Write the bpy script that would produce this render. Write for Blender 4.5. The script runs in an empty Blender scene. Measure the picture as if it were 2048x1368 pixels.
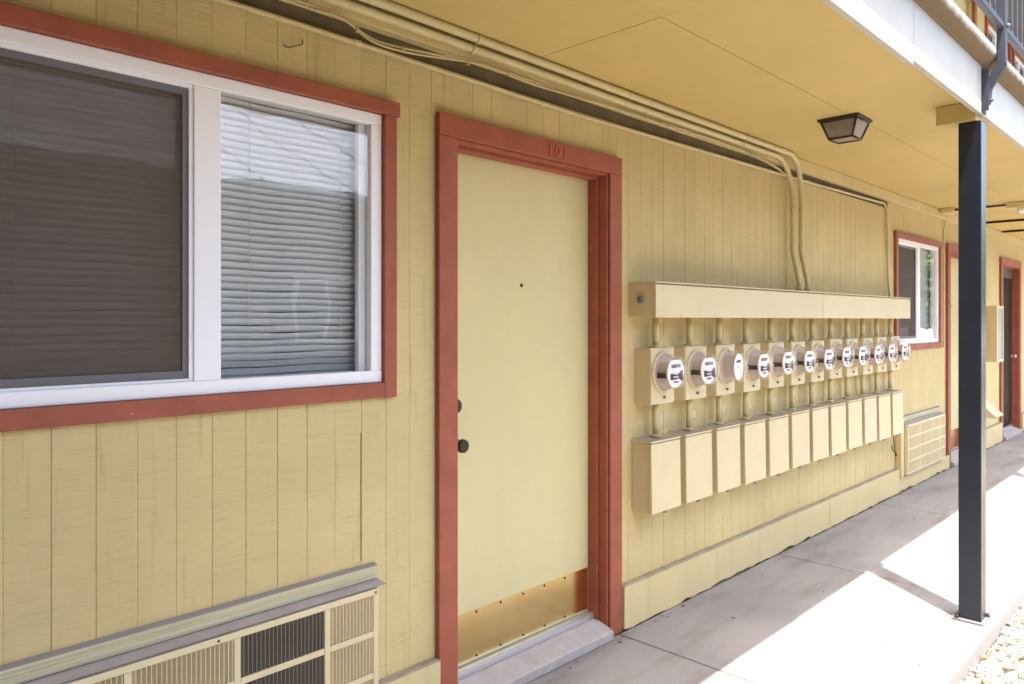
import bpy, math, random
from mathutils import Vector, Matrix
random.seed(7)
S = bpy.context.scene
col = S.collection
R_ = math.radians

# ------------------------------------------------------------------ camera, sky, sun, exposure
# x runs along the wall, the wall face is y = 0, outdoors is -y, z up (metres)
cam = bpy.data.cameras.new('camera'); camo = bpy.data.objects.new('camera', cam); col.objects.link(camo)
camo.location = (0, -2.126, 1.47); camo.rotation_euler = (R_(90), 0, R_(-45.657))
cam.sensor_width = 36; cam.lens = 1500 / 2048 * 36; cam.shift_y = -44 / 2048
cam.clip_start = 0.02; cam.clip_end = 800
S.camera = camo
SUN = Vector((0.205, 0.27, -1.0)).normalized()            # direction the light travels
w = bpy.data.worlds.new('World'); S.world = w; w.use_nodes = True
nt = w.node_tree
sky = nt.nodes.new('ShaderNodeTexSky'); sky.sky_type = 'NISHITA'; sky.sun_disc = False
sky.sun_elevation = math.asin(-SUN.z); sky.sun_rotation = math.atan2(-SUN.x, -SUN.y)
sky.air_density = 1.0; sky.dust_density = 3.5; sky.ozone_density = 0.6
nt.links.new(sky.outputs[0], nt.nodes['Background'].inputs[0]); nt.nodes['Background'].inputs[1].default_value = 0.15
sl = bpy.data.lights.new('sun', 'SUN'); sl.energy = 2.3; sl.angle = R_(0.5); sl.color = (1, 0.97, 0.93)
so = bpy.data.objects.new('sun', sl); col.objects.link(so)
so.rotation_euler = SUN.to_track_quat('-Z', 'Y').to_euler(); so.location = (0, -10, 20)
S.view_settings.view_transform = 'Standard'; S.view_settings.look = 'None'
S.view_settings.exposure = 2.5; S.view_settings.gamma = 1
S.cycles.max_bounces = 12; S.cycles.diffuse_bounces = 6; S.cycles.transparent_max_bounces = 16

# ------------------------------------------------------------------ helpers
def srgb(r, g, b):
    f = lambda c: (c / 255) / 12.92 if c <= 10 else ((c / 255 + 0.055) / 1.055) ** 2.4
    return (f(r), f(g), f(b))

class MB:
    def __init__(s): s.v = []; s.f = []; s.sm = []
    def quad(s, *p, smooth=False):
        n = len(s.v); s.v += [tuple(q) for q in p]; s.f.append(tuple(range(n, n + len(p)))); s.sm.append(smooth); return s
    def box(s, x0, x1, y0, y1, z0, z1):
        n = len(s.v)
        s.v += [(x, y, z) for z in (z0, z1) for y in (y0, y1) for x in (x0, x1)]
        for a in ((0, 2, 3, 1), (4, 5, 7, 6), (0, 1, 5, 4), (2, 6, 7, 3), (0, 4, 6, 2), (1, 3, 7, 5)):
            s.f.append(tuple(n + i for i in a)); s.sm.append(False)
        return s
    def prism(s, poly, a0, a1, axis='x'):
        # poly: list of 2D points; x -> (y,z), y -> (x,z), z -> (x,y)
        n = len(s.v); m = len(poly)
        P = {'x': lambda p, a: (a, p[0], p[1]), 'y': lambda p, a: (p[0], a, p[1]), 'z': lambda p, a: (p[0], p[1], a)}[axis]
        for a in (a0, a1): s.v += [P(p, a) for p in poly]
        s.f.append(tuple(n + i for i in range(m))[::-1]); s.sm.append(False)
        s.f.append(tuple(n + m + i for i in range(m))); s.sm.append(False)
        for i in range(m):
            j = (i + 1) % m
            s.f.append((n + i, n + j, n + m + j, n + m + i)); s.sm.append(False)
        return s
    def tube(s, path, r, n=10, cap=True):
        path = [Vector(p) for p in path]; rs = r if isinstance(r, (list, tuple)) else [r] * len(path)
        base = len(s.v); up = None
        for i, p in enumerate(path):
            t = (path[min(i + 1, len(path) - 1)] - path[max(i - 1, 0)]).normalized()
            if up is None:
                up = Vector((0, 0, 1)) if abs(t.z) < 0.9 else Vector((0, 1, 0))
            a = t.cross(up)
            if a.length < 1e-4: a = t.orthogonal()
            a.normalize(); b = a.cross(t).normalized(); up = b
            for k in range(n):
                an = 2 * math.pi * k / n
                s.v.append(tuple(p + (a * math.cos(an) + b * math.sin(an)) * rs[i]))
        for i in range(len(path) - 1):
            for k in range(n):
                k2 = (k + 1) % n
                s.f.append((base + i * n + k, base + i * n + k2, base + (i + 1) * n + k2, base + (i + 1) * n + k)); s.sm.append(True)
        if cap:
            s.f.append(tuple(base + k for k in range(n))[::-1]); s.sm.append(False)
            e = base + (len(path) - 1) * n
            s.f.append(tuple(e + k for k in range(n))); s.sm.append(False)
        return s
    def lathe(s, prof, c, axis='y', n=24, cap=True, smooth=True):
        # prof: (r, a) with a along the axis (for y: a goes outwards = -y)
        base = len(s.v); m = len(prof)
        for r, a in prof:
            for k in range(n):
                an = 2 * math.pi * k / n; u, w_ = r * math.cos(an), r * math.sin(an)
                if axis == 'y': s.v.append((c[0] + u, c[1] - a, c[2] + w_))
                elif axis == 'z': s.v.append((c[0] + u, c[1] + w_, c[2] + a))
                else: s.v.append((c[0] + a, c[1] + u, c[2] + w_))
        for i in range(m - 1):
            for k in range(n):
                k2 = (k + 1) % n
                s.f.append((base + i * n + k, base + i * n + k2, base + (i + 1) * n + k2, base + (i + 1) * n + k)); s.sm.append(smooth)
        if cap:
            s.f.append(tuple(base + k for k in range(n))[::-1]); s.sm.append(False)
            e = base + (m - 1) * n
            s.f.append(tuple(e + k for k in range(n))); s.sm.append(False)
        return s
    def mesh(s, name, mat, off=(0, 0, 0), fixn=True):
        me = bpy.data.meshes.new(name)
        me.from_pydata([(v[0] - off[0], v[1] - off[1], v[2] - off[2]) for v in s.v], [], s.f)
        me.polygons.foreach_set('use_smooth', s.sm)
        if fixn:
            import bmesh
            bm = bmesh.new(); bm.from_mesh(me); bmesh.ops.recalc_face_normals(bm, faces=bm.faces); bm.to_mesh(me); bm.free()
        me.materials.append(mat); me.update()
        return me

def wloc(o):
    v = Vector(o.location)
    while o.parent: o = o.parent; v = v + Vector(o.location)
    return v
def part(mb, name, mat, parent=None, bev=0, loc=None, fixn=True, seg=2):
    """mb in world coordinates -> one mesh object under its parent"""
    pl = wloc(parent) if parent else Vector((0, 0, 0))
    lo = Vector(loc) if loc is not None else pl
    o = bpy.data.objects.new(name, mb.mesh(name, mat, lo, fixn)); col.objects.link(o)
    o.location = lo - pl; o.parent = parent
    if bev:
        b = o.modifiers.new('bevel', 'BEVEL'); b.width = bev; b.segments = seg; b.limit_method = 'ANGLE'; b.angle_limit = R_(40)
    return o
def thing(name, label, cat, loc, group=None):
    o = bpy.data.objects.new(name, None); col.objects.link(o); o.location = loc; o.empty_display_size = 0.1
    return tag(o, label, cat, group)
def tag(o, label=None, cat=None, group=None, kind=None):
    for k, v in (('label', label), ('category', cat), ('group', group), ('kind', kind)):
        if v: o[k] = v
    return o
def dup(o, parent=None, loc=None):
    c = o.copy(); col.objects.link(c); c.parent = parent
    if loc is not None: c.location = loc
    for ch in list(o.children): dup(ch, c)
    return c

# ------------------------------------------------------------------ materials
class N:
    def __init__(s, name):
        s.m = bpy.data.materials.new(name); s.m.use_nodes = True; s.t = s.m.node_tree
        s.b = s.t.nodes['Principled BSDF']; s.pos = None
    def new(s, t, **k):
        n = s.t.nodes.new(t)
        for a, b in k.items(): setattr(n, a, b)
        return n
    def link(s, a, b): s.t.links.new(a, b)
    def P(s, scale=(1, 1, 1)):
        if s.pos is None: s.pos = s.new('ShaderNodeNewGeometry')
        mp = s.new('ShaderNodeMapping'); mp.inputs['Scale'].default_value = scale
        s.link(s.pos.outputs['Position'], mp.inputs['Vector']); return mp.outputs[0]
    def noise(s, scale, detail=4, rough=0.55, vec=(1, 1, 1)):
        n = s.new('ShaderNodeTexNoise'); n.inputs['Scale'].default_value = scale; n.inputs['Detail'].default_value = detail
        n.inputs['Roughness'].default_value = rough; s.link(s.P(vec), n.inputs['Vector']); return n.outputs['Fac']
    def ramp(s, fac, a, b, ca=0.0, cb=1.0):
        n = s.new('ShaderNodeMapRange'); n.inputs['From Min'].default_value = a; n.inputs['From Max'].default_value = b
        n.inputs['To Min'].default_value = ca; n.inputs['To Max'].default_value = cb; s.link(fac, n.inputs['Value']); return n.outputs[0]
    def mix(s, fac, a, b):
        n = s.new('ShaderNodeMix', data_type='RGBA')
        for sock, v in ((n.inputs[0], fac), (n.inputs[6], a), (n.inputs[7], b)):
            if isinstance(v, (tuple, list)): sock.default_value = (*v[:3], 1)
            elif isinstance(v, (int, float)): sock.default_value = v
            else: s.link(v, sock)
        return n.outputs[2]
    def mul(s, a, b, op='MULTIPLY'):
        n = s.new('ShaderNodeMath', operation=op)
        for i, v in enumerate((a, b)):
            if isinstance(v, (int, float)): n.inputs[i].default_value = v
            else: s.link(v, n.inputs[i])
        return n.outputs[0]
    def bump(s, h, strength, dist):
        n = s.new('ShaderNodeBump'); n.inputs['Strength'].default_value = strength; n.inputs['Distance'].default_value = dist
        s.link(h, n.inputs['Height']); s.link(n.outputs[0], s.b.inputs['Normal'])
    def base(s, c):
        if isinstance(c, (tuple, list)): s.b.inputs['Base Color'].default_value = (*c, 1)
        else: s.link(c, s.b.inputs['Base Color'])
    def set(s, rough=None, metal=None, spec=None):
        if rough is not None: s.b.inputs['Roughness'].default_value = rough
        if metal is not None: s.b.inputs['Metallic'].default_value = metal
        if spec is not None: s.b.inputs['Specular IOR Level'].default_value = spec
    def upmask(s, a=0.75, b=0.95):
        if s.pos is None: s.pos = s.new('ShaderNodeNewGeometry')
        x = s.new('ShaderNodeSeparateXYZ'); s.link(s.pos.outputs['True Normal'], x.inputs[0]); return s.ramp(x.outputs[2], a, b)
def sc(c, k): return tuple(min(1, v * k) for v in c)

TAN = srgb(210, 191, 137)
def painted(name, c, rough=0.55, var=0.08, bump=0.12, dust=None, scale=3.0, chips=None, streak=0):
    n = N(name); f = n.noise(scale, 6, 0.6); c0 = n.mix(n.ramp(f, 0.3, 0.7), sc(c, 1 - var), sc(c, 1 + var))
    g = n.noise(scale * 9, 3); c0 = n.mix(n.mul(n.ramp(g, 0.55, 0.75), 0.35), c0, sc(c, 1 - 2 * var))
    if streak:
        st = n.noise(14, 4, 0.6, (1, 1, 0.06)); c0 = n.mix(n.mul(n.ramp(st, 0.56, 0.72), streak), c0, sc(c, 0.62))
    if chips:
        h = n.noise(38, 4, 0.7); c0 = n.mix(n.ramp(h, 0.70, 0.72), c0, chips)
    if dust:
        d = n.mul(n.upmask(), n.ramp(n.noise(12, 4), 0.2, 0.6, 0.55, 1)); c0 = n.mix(d, c0, dust)
    n.base(c0); n.set(rough, spec=0.35); n.bump(n.noise(260, 3), bump, 0.001); return n.m
DUST = srgb(150, 141, 136)
M = {}
M['paint'] = painted('tan_paint', TAN, 0.5, dust=DUST)
M['door'] = painted('door_paint', srgb(212, 201, 151), 0.42, 0.045, 0.08, scale=1.8, streak=0.06)
M['metal'] = painted('tan_metal_paint', srgb(212, 198, 157), 0.42, 0.04, 0.04, dust=DUST, scale=5)
M['conduit'] = painted('conduit_paint', srgb(200, 187, 138), 0.38, 0.06, 0.05, scale=8)
M['soffit'] = painted('soffit_paint', srgb(199, 177, 114), 0.6, 0.08, 0.10, scale=1.1)
M['red'] = painted('red_trim_paint', srgb(158, 88, 66), 0.55, 0.16, 0.5, scale=9, chips=srgb(196, 146, 124))
M['white'] = painted('white_vinyl', srgb(246, 247, 250), 0.35, 0.02, 0.02)
M['fascia'] = painted('fascia_paint', srgb(184, 180, 168), 0.55, 0.06, 0.15, scale=5, streak=0.12)
M['black'] = painted('post_paint', srgb(30, 33, 42), 0.27, 0.12, 0.08, scale=7, chips=srgb(92, 90, 88))
M['rail'] = painted('rail_paint', srgb(60, 63, 73), 0.6, 0.10, 0.08, scale=7)
M['bronze'] = painted('dark_bronze', srgb(58, 46, 36), 0.4, 0.12, 0.1)
M['dark'] = painted('dark_void', srgb(34, 30, 26), 0.9)
M['plate'] = painted('galvanised_plate', srgb(118, 118, 124), 0.45, 0.1, 0.1)
M['sill'] = painted('weathered_sill', srgb(168, 164, 160), 0.7, 0.12, 0.3, scale=12)
M['dullbrown'] = painted('dull_brown', srgb(104, 92, 68), 0.85, 0.22, 0.4, scale=10)
M['blackplastic'] = painted('black_plastic', srgb(10, 10, 11), 0.5, 0.05)
M['ink'] = painted('grey_print', srgb(70, 70, 74), 0.5, 0.05)
M['face'] = painted('meter_face', srgb(250, 250, 252), 0.4, 0.01)
M['lcd'] = painted('meter_display', srgb(150, 152, 142), 0.3, 0.03)
M['sticker'] = painted('sticker_paper', srgb(190, 188, 192), 0.6, 0.12, scale=60)
M['slat'] = painted('blind_slat', srgb(218, 219, 222), 0.5, 0.03)
M['room'] = painted('room_paint', srgb(150, 146, 138), 0.8, 0.04)
M['oppwall'] = painted('opposite_wall_paint', srgb(112, 106, 92), 0.7, 0.08)
M['oppdark'] = painted('opposite_window_dark', srgb(48, 52, 56), 0.2, 0.03)
M['bark'] = painted('bark', srgb(84, 70, 56), 0.9, 0.25, 0.6, scale=14)
M['soil'] = painted('joint_soil', srgb(70, 62, 54), 0.95, 0.2, 0.5, scale=20)

def m_siding():
    n = N('siding_paint'); c = TAN
    f = n.noise(2.2, 6, 0.6); c0 = n.mix(n.ramp(f, 0.3, 0.7), sc(c, 0.90), sc(c, 1.05))
    h = n.noise(1.0, 5, 0.62, (9, 9, 150))          # rough-sawn lines running along the wall
    c0 = n.mix(n.mul(n.ramp(h, 0.55, 0.74), 0.55), c0, sc(c, 0.62)); oi = n.new('ShaderNodeObjectInfo'); c0 = n.mix(n.mul(oi.outputs['Random'], 0.16), c0, sc(c, 0.72))
    k = n.noise(1.0, 6, 0.7, (24, 24, 7)); c0 = n.mix(n.mul(n.ramp(k, 0.66, 0.72), 0.55), c0, sc(c, 0.5))   # small dirt marks
    v = n.noise(1.0, 5, 0.65, (30, 30, 2.0)); c0 = n.mix(n.mul(n.ramp(v, 0.58, 0.72), 0.40), c0, srgb(150, 128, 84))  # run marks
    n.base(c0); n.set(0.62, spec=0.25); n.bump(h, 0.85, 0.004); return n.m
M['siding'] = m_siding()
def m_weathered():
    n = N('greenish_weathered_paint'); h = n.noise(1.0, 5, 0.6, (2.5, 60, 130))
    c0 = n.mix(n.ramp(h, 0.35, 0.68), srgb(206, 200, 164), srgb(176, 172, 138)); d = n.upmask(0.6, 0.9); c0 = n.mix(d, c0, srgb(148, 138, 134))
    n.base(c0); n.set(0.75, spec=0.2); n.bump(h, 0.7, 0.004); return n.m
M['weathered'] = m_weathered()
def m_concrete():
    n = N('walkway_concrete'); a = n.noise(1.3, 6, 0.62); c0 = n.mix(n.ramp(a, 0.3, 0.72), srgb(136, 132, 132), srgb(160, 155, 152))
    st = n.noise(1.0, 5, 0.6, (1.2, 5.5, 1)); c0 = n.mix(n.mul(n.ramp(st, 0.50, 0.68), 0.65), c0, srgb(120, 112, 107))
    g = n.noise(190, 3, 0.7); c0 = n.mix(n.mul(n.ramp(g, 0.54, 0.70), 0.5), c0, srgb(108, 102, 97))
    g2 = n.noise(150, 2, 0.6, (1, 1.3, 1)); c0 = n.mix(n.mul(n.ramp(g2, 0.60, 0.7), 0.5), c0, srgb(184, 178, 172))
    sp = n.noise(5.5, 5, 0.75); c0 = n.mix(n.mul(n.ramp(sp, 0.66, 0.74), 0.6), c0, srgb(104, 90, 82))
    cv = n.new('ShaderNodeTexVoronoi', feature='DISTANCE_TO_EDGE'); cv.inputs['Scale'].default_value = 0.55
    wv_ = n.new('ShaderNodeVectorMath', operation='ADD'); wn = n.new('ShaderNodeTexNoise'); wn.inputs['Scale'].default_value = 3.0; wn.inputs['Detail'].default_value = 5
    n.link(n.P(), wn.inputs['Vector']); sc3 = n.new('ShaderNodeVectorMath', operation='SCALE'); sc3.inputs['Scale'].default_value = 0.5
    n.link(wn.outputs['Color'], sc3.inputs[0]); n.link(n.P(), wv_.inputs[0]); n.link(sc3.outputs[0], wv_.inputs[1]); n.link(wv_.outputs[0], cv.inputs['Vector'])
    cr = n.mul(n.ramp(cv.outputs['Distance'], 0.0, 0.003, 1, 0), n.ramp(n.noise(0.9, 3), 0.52, 0.60)); c0 = n.mix(n.mul(cr, 0.5), c0, srgb(84, 76, 70))   # hairline cracks
    n.base(c0); n.set(0.85, spec=0.25); n.bump(n.mul(g, n.noise(40, 4), 'ADD'), 0.35, 0.004); return n.m
M['concrete'] = m_concrete()
def m_gravel(island):
    n = N('gravel_stone' if island else 'gravel_bed')
    if island:
        g = n.new('ShaderNodeNewGeometry'); r = g.outputs['Random Per Island']
        cr = n.new('ShaderNodeValToRGB'); n.link(r, cr.inputs[0]); e = cr.color_ramp
        e.interpolation = 'CONSTANT'
        cols = [(0, (216, 209, 196)), (.30, (200, 192, 180)), (.5, (228, 222, 212)), (.68, (196, 168, 138)), (.80, (176, 172, 168)), (.90, (184, 140, 104)), (.96, (128, 116, 106))]
        e.elements[0].position = 0; e.elements[0].color = (*srgb(*cols[0][1]), 1); e.elements[1].position = cols[1][0]; e.elements[1].color = (*srgb(*cols[1][1]), 1)
        for p, c in cols[2:]:
            q = e.elements.new(p); q.color = (*srgb(*c), 1)
        f = n.noise(60, 4); n.base(n.mix(n.ramp(f, 0.3, 0.7, 0, 0.25), cr.outputs[0], srgb(160, 146, 130)))
    else:
        v = n.new('ShaderNodeTexVoronoi'); v.inputs['Scale'].default_value = 45; n.link(n.P(), v.inputs['Vector'])
        bw = n.new('ShaderNodeRGBToBW'); n.link(v.outputs['Color'], bw.inputs[0])
        n.base(n.mix(n.ramp(bw.outputs[0], 0.2, 0.8), srgb(160, 146, 128), srgb(216, 208, 196))); n.bump(v.outputs['Distance'], 0.8, 0.02)
    n.set(0.85, spec=0.25); return n.m
M['gravel'] = m_gravel(True); M['bed'] = m_gravel(False)
def m_glass(name, ior=1.75, tint=(0.92, 0.95, 0.94), wav=0.0, haze=0.0, hazecol=(0.6, 0.55, 0.52), rough=0.0):
    n = N(name); t = n.t; t.nodes.remove(n.b); out = t.nodes['Material Output']
    tr = n.new('ShaderNodeBsdfTransparent'); tr.inputs[0].default_value = (*tint, 1)
    gl = n.new('ShaderNodeBsdfGlossy'); gl.inputs['Roughness'].default_value = rough; gl.inputs[0].default_value = (1, 1, 1, 1)
    ge = n.new('ShaderNodeNewGeometry'); dt = n.new('ShaderNodeVectorMath', operation='DOT_PRODUCT')
    n.link(ge.outputs['Normal'], dt.inputs[0]); n.link(ge.outputs['Incoming'], dt.inputs[1])
    ab = n.mul(dt.outputs['Value'], 0.0, 'ADD'); an_ = n.new('ShaderNodeMath', operation='ABSOLUTE'); n.link(ab, an_.inputs[0])
    om = n.mul(1.0, an_.outputs[0], 'SUBTRACT'); p5 = n.mul(om, 5.0, 'POWER'); f0 = ((ior - 1) / (ior + 1)) ** 2
    fres = n.mul(n.mul(p5, 1 - f0), f0, 'ADD')
    if wav:
        bp = n.new('ShaderNodeBump'); bp.inputs['Strength'].default_value = wav; bp.inputs['Distance'].default_value = 0.02
        n.link(n.noise(2.2, 2), bp.inputs['Height']); n.link(bp.outputs[0], gl.inputs['Normal'])
    mx = n.new('ShaderNodeMixShader'); n.link(fres, mx.inputs[0])
    src = tr.outputs[0]
    if haze:
        df = n.new('ShaderNodeBsdfDiffuse'); df.inputs[0].default_value = (*hazecol, 1)
        m2 = n.new('ShaderNodeMixShader'); m2.inputs[0].default_value = haze; n.link(src, m2.inputs[1]); n.link(df.outputs[0], m2.inputs[2]); src = m2.outputs[0]
    n.link(src, mx.inputs[1]); n.link(gl.outputs[0], mx.inputs[2]); n.link(mx.outputs[0], out.inputs[0]); return n.m
M['glass'] = m_glass('window_glass', 2.05, wav=0.10, rough=0.012)
M['dome'] = m_glass('meter_dome_plastic', 1.45, (0.975, 0.955, 0.945), haze=0.05, hazecol=(0.85, 0.78, 0.76), rough=0.03)
M['frost'] = m_glass('lamp_glass', 1.45, (0.7, 0.66, 0.6), haze=0.55, hazecol=(0.36, 0.31, 0.25), rough=0.3)
def m_screen():
    n = N('insect_screen_mesh'); t = n.t; out = t.nodes['Material Output']; t.nodes.remove(n.b)
    tr = n.new('ShaderNodeBsdfTransparent'); df = n.new('ShaderNodeBsdfDiffuse'); df.inputs[0].default_value = (*srgb(104, 94, 84), 1)
    mx = n.new('ShaderNodeMixShader'); n.link(n.ramp(n.noise(1.0, 3, 0.6, (3, 3, 90)), 0.3, 0.7, 0.64, 0.76), mx.inputs[0])
    n.link(tr.outputs[0], mx.inputs[1]); n.link(df.outputs[0], mx.inputs[2]); n.link(mx.outputs[0], out.inputs[0]); return n.m
M['screen'] = m_screen()
n = N('brass'); f = n.noise(7, 5, 0.6); n.base(n.mix(n.ramp(f, 0.3, 0.7), srgb(246, 220, 158), srgb(238, 206, 136))); n.set(0.18, 1.0); n.bump(n.noise(4, 3), 0.05, 0.01); M['brass'] = n.m
n = N('aluminium'); n.base(srgb(205, 206, 210)); n.set(0.35, 0.8); M['alu'] = n.m
def m_roof():
    n = N('pale_metal_roof'); f = n.noise(3, 5); n.base(n.mix(n.ramp(f, 0.3, 0.7), srgb(150, 155, 164), srgb(186, 190, 197))); n.set(0.6); return n.m
M['roof'] = m_roof()
def m_leaf():
    n = N('leaf'); g = n.new('ShaderNodeNewGeometry')
    n.base(n.mix(g.outputs['Random Per Island'], srgb(52, 74, 30), srgb(104, 128, 58))); n.set(0.55)
    n.b.inputs['Transmission Weight'].default_value = 0.0; return n.m
M['leaf'] = m_leaf()

# ------------------------------------------------------------------ ground, walkway, gravel
g = MB().quad((-150, -150, -0.10), (150, -150, -0.10), (150, 150, -0.10), (-150, 150, -0.10))
tag(part(g, 'ground', M['bed']), kind='structure')
X0, X1 = -6.0, 24.0
EDGE = -1.265
wk = tag(part(MB().box(X0, X1, EDGE + 0.01, 0.03, -0.098, -0.02), 'walkway', M['soil']), kind='structure')
js = [X0, -4.06, -2.33, -0.60, 1.13, 2.862, 4.54, 6.33, 8.06, 9.79, 11.52, 13.25, 14.98, 16.7, 18.4, 20.1, 21.8, X1]
for a, b in zip(js, js[1:]):
    part(MB().box(a + 0.004, b - 0.004, EDGE, -0.028, -0.085, 0.0), 'slab', M['concrete'], wk, bev=0.006)
def gravel():
    rnd = random.Random(3); mb = MB()
    ico = [(0, 0, 1), (.894, 0, .447), (.276, .851, .447), (-.724, .526, .447), (-.724, -.526, .447), (.276, -.851, .447),
           (.724, .526, -.447), (-.276, .851, -.447), (-.894, 0, -.447), (-.276, -.851, -.447), (.724, -.526, -.447), (0, 0, -1)]
    fc = [(0, 1, 2), (0, 2, 3), (0, 3, 4), (0, 4, 5), (0, 5, 1), (1, 6, 2), (2, 7, 3), (3, 8, 4), (4, 9, 5), (5, 10, 1),
          (6, 7, 2), (7, 8, 3), (8, 9, 4), (9, 10, 5), (10, 6, 1), (11, 7, 6), (11, 8, 7), (11, 9, 8), (11, 10, 9), (11, 6, 10)]
    V = []; F = []
    def stone(x, y, z, r):
        e = Matrix.Rotation(rnd.uniform(0, 6.3), 3, 'Z') @ Matrix.Rotation(rnd.uniform(-.5, .5), 3, 'X') @ Matrix.Diagonal((r * rnd.uniform(.9, 1.5), r * rnd.uniform(.7, 1.1), r * rnd.uniform(.5, .85)))
        n = len(V)
        for p in ico:
            q = e @ (Vector(p) * rnd.uniform(.82, 1.14)); V.append((q.x + x, q.y + y, q.z + z))
        F.extend([(n + a, n + b, n + c) for a, b, c in fc])
    x = 2.4
    for i in range(11000):
        xx = rnd.uniform(2.4, 8.0); yy = -1.272 - rnd.random() ** 1.2 * 1.6
        r = rnd.choice((.007, .009, .011, .013, .016)) * rnd.uniform(.8, 1.25)
        if i % 160 == 0: r = rnd.uniform(.019, .027)
        stone(xx, min(yy, EDGE - r * 1.1), -0.088 + rnd.random() * 0.042, r)
    me = bpy.data.meshes.new('gravel'); me.from_pydata(V, [], F); me.materials.append(M['gravel']); me.update()
    o = bpy.data.objects.new('gravel', me); col.objects.link(o)
    tag(o, 'pale crushed stone gravel bed along the outer edge of the walkway', 'gravel', kind='stuff')
gravel()
def m_asphalt():
    n = N('asphalt'); c0 = n.mix(n.ramp(n.noise(0.8, 6, 0.6), 0.3, 0.7), srgb(70, 70, 72), srgb(92, 91, 90)); g_ = n.noise(120, 3); n.base(n.mix(n.mul(n.ramp(g_, 0.5, 0.7), 0.4), c0, srgb(128, 124, 120)))
    n.set(0.85); n.bump(g_, 0.5, 0.004); return n.m
tag(part(MB().box(X0 - 20, 60, -8.2, -3.0, -0.14, -0.085), 'unseen_driveway', m_asphalt()), kind='structure')  # unseen dark ground, added to cut bounce light onto the upper wall
tag(part(MB().box(X0 - 20, 60, -3.0, -2.86, -0.14, -0.01), 'kerb', M['concrete'], bev=0.015), kind='structure')
# ------------------------------------------------------------------ the building
B = thing('apartment_building', 'tan two storey apartment building with vertical grooved siding, red trim and overhanging deck', 'building', (0, 0, 0))
ZS = 2.53                                           # soffit height
WIN1 = (0.320, 1.530, 1.257, 2.174); WIN2 = (6.855, 8.077, 1.257, 2.174)
D1 = (1.861, 2.801, 0.0, 2.152); D2 = (8.43, 9.37, 0.0, 2.152); D3 = (10.70, 11.64, 0.0, 2.152)
holes = [WIN1, WIN2, D1, D2, D3, (1.4470, 1.4512, 0.66, 1.09)]
UW = [(8.43, 9.37, 2.80, 4.95), (9.95, 11.1, 4.0, 4.92), (11.35, 12.3, 3.7, 4.92), (1.9, 2.8, 2.80, 4.95), (0.3, 1.5, 4.0, 4.92)]
def grid_boxes(mb, x0, x1, z0, z1, y0, y1, hs):
    xs = sorted({x0, x1, *[v for h in hs for v in h[:2]]}); zs = sorted({z0, z1, *[v for h in hs for v in h[2:]]})
    xs = [x for x in xs if x0 <= x <= x1]; zs = [z for z in zs if z0 <= z <= z1]
    for a, b in zip(xs, xs[1:]):
        run = None
        for c, d in zip(zs, zs[1:]):
            cx, cz = (a + b) / 2, (c + d) / 2
            solid = not any(h[0] < cx < h[1] and h[2] < cz < h[3] for h in hs)
            if solid: run = (run[0], d) if run else (c, d)
            if (not solid or d == z1) and run:
                mb.box(a, b, y0, y1, run[0], run[1]); run = None
core = MB(); grid_boxes(core, X0, X1, -0.05, 2.60, 0.0018, 0.15, holes)
wall = part(core, 'wall', M['siding'], B)
up = MB(); grid_boxes(up, X0, X1, 2.605, 5.2, 0.006, 0.15, UW)
upw = part(up, 'upper_wall', M['siding'], B)
# boards between the grooves: 4 inch module
STEP = 0.1018; G0 = 0.431
TOPZ = 2.398
cache = {}
def board_mesh(h, w_=STEP - 0.0024, ch=0.0012):
    k = (round(h, 3), round(w_, 4))
    if k not in cache:
        hw = w_ / 2
        cache[k] = MB().prism([(-hw, 0.0062), (-hw, ch), (-hw + ch, 0), (hw - ch, 0), (hw, ch), (hw, 0.0062)], 0, h, 'z').mesh('siding_board', M['siding'])
    return cache[k]
rb = random.Random(11)
def spans(a, b, z0, z1, hs):
    out = [(z0, z1)]
    for h in hs:
        if h[1] > a + 0.001 and h[0] < b - 0.001:
            nw = []
            for c, d in out:
                if h[3] <= c or h[2] >= d: nw.append((c, d)); continue
                if h[2] - c > 0.02: nw.append((c, h[2]))
                if d - h[3] > 0.02: nw.append((h[3], d))
            out = nw
    return out
bh = [(0.27, 1.585, 1.207, 2.222), (6.805, 8.127, 1.207, 2.222), (1.78, 2.885, 0, 2.225), (8.34, 9.46, 0, 2.225), (10.61, 11.73, 0, 2.225)]
bh += [(1.60, 1.79, 2.02, 2.0215), (2.88, 6.80, 1.938, 1.9395)]
far = MB()
k = -60
while True:
    a = G0 + k * STEP; b = a + STEP; k += 1
    if a < X0: continue
    if b > X1: break
    # clip a board that is only part covered by a casing
    a2, b2 = a + 0.0012, b - 0.0012
    if abs(a - 1.449) < .01: a2 += 0.0014
    for h in bh[2:5]:
        if a2 < h[0] < b2: b2 = h[0] + 0.004
        if a2 < h[1] < b2: a2 = h[1] - 0.004
    for c, d in spans(a2, b2, 0.02, TOPZ if a < 6.6 else 2.4525, bh):
        near = -0.6 < a < 8.4
        cx = (a2 + b2) / 2; dy = rb.uniform(-0.0006, 0.0008)
        if near:
            o = bpy.data.objects.new('siding_board', board_mesh(d - c, b2 - a2)); col.objects.link(o); o.parent = wall; o.location = (cx, dy, c)
        else:
            far.prism([(a2, 0.0062), (a2, 0.002), (a2 + 0.002, 0), (b2 - 0.002, 0), (b2, 0.002), (b2, 0.0062)], c, d, 'z')
tag(part(far, 'distant_siding', M['siding'], wall), kind='stuff')
ups = MB(); k = -60
while True:
    a = G0 + k * STEP; b = a + STEP; k += 1
    if a < X0: continue
    if b > X1: break
    for c, d in spans(a, b, 2.82, 5.15, [(h[0] - .05, h[1] + .05, h[2] - .05, h[3] + .06) for h in UW]):
        ups.box(a + 0.003, b - 0.003, 0, 0.007, c, d)
tag(part(ups, 'upper_siding', M['siding'], upw), kind='stuff')
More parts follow.
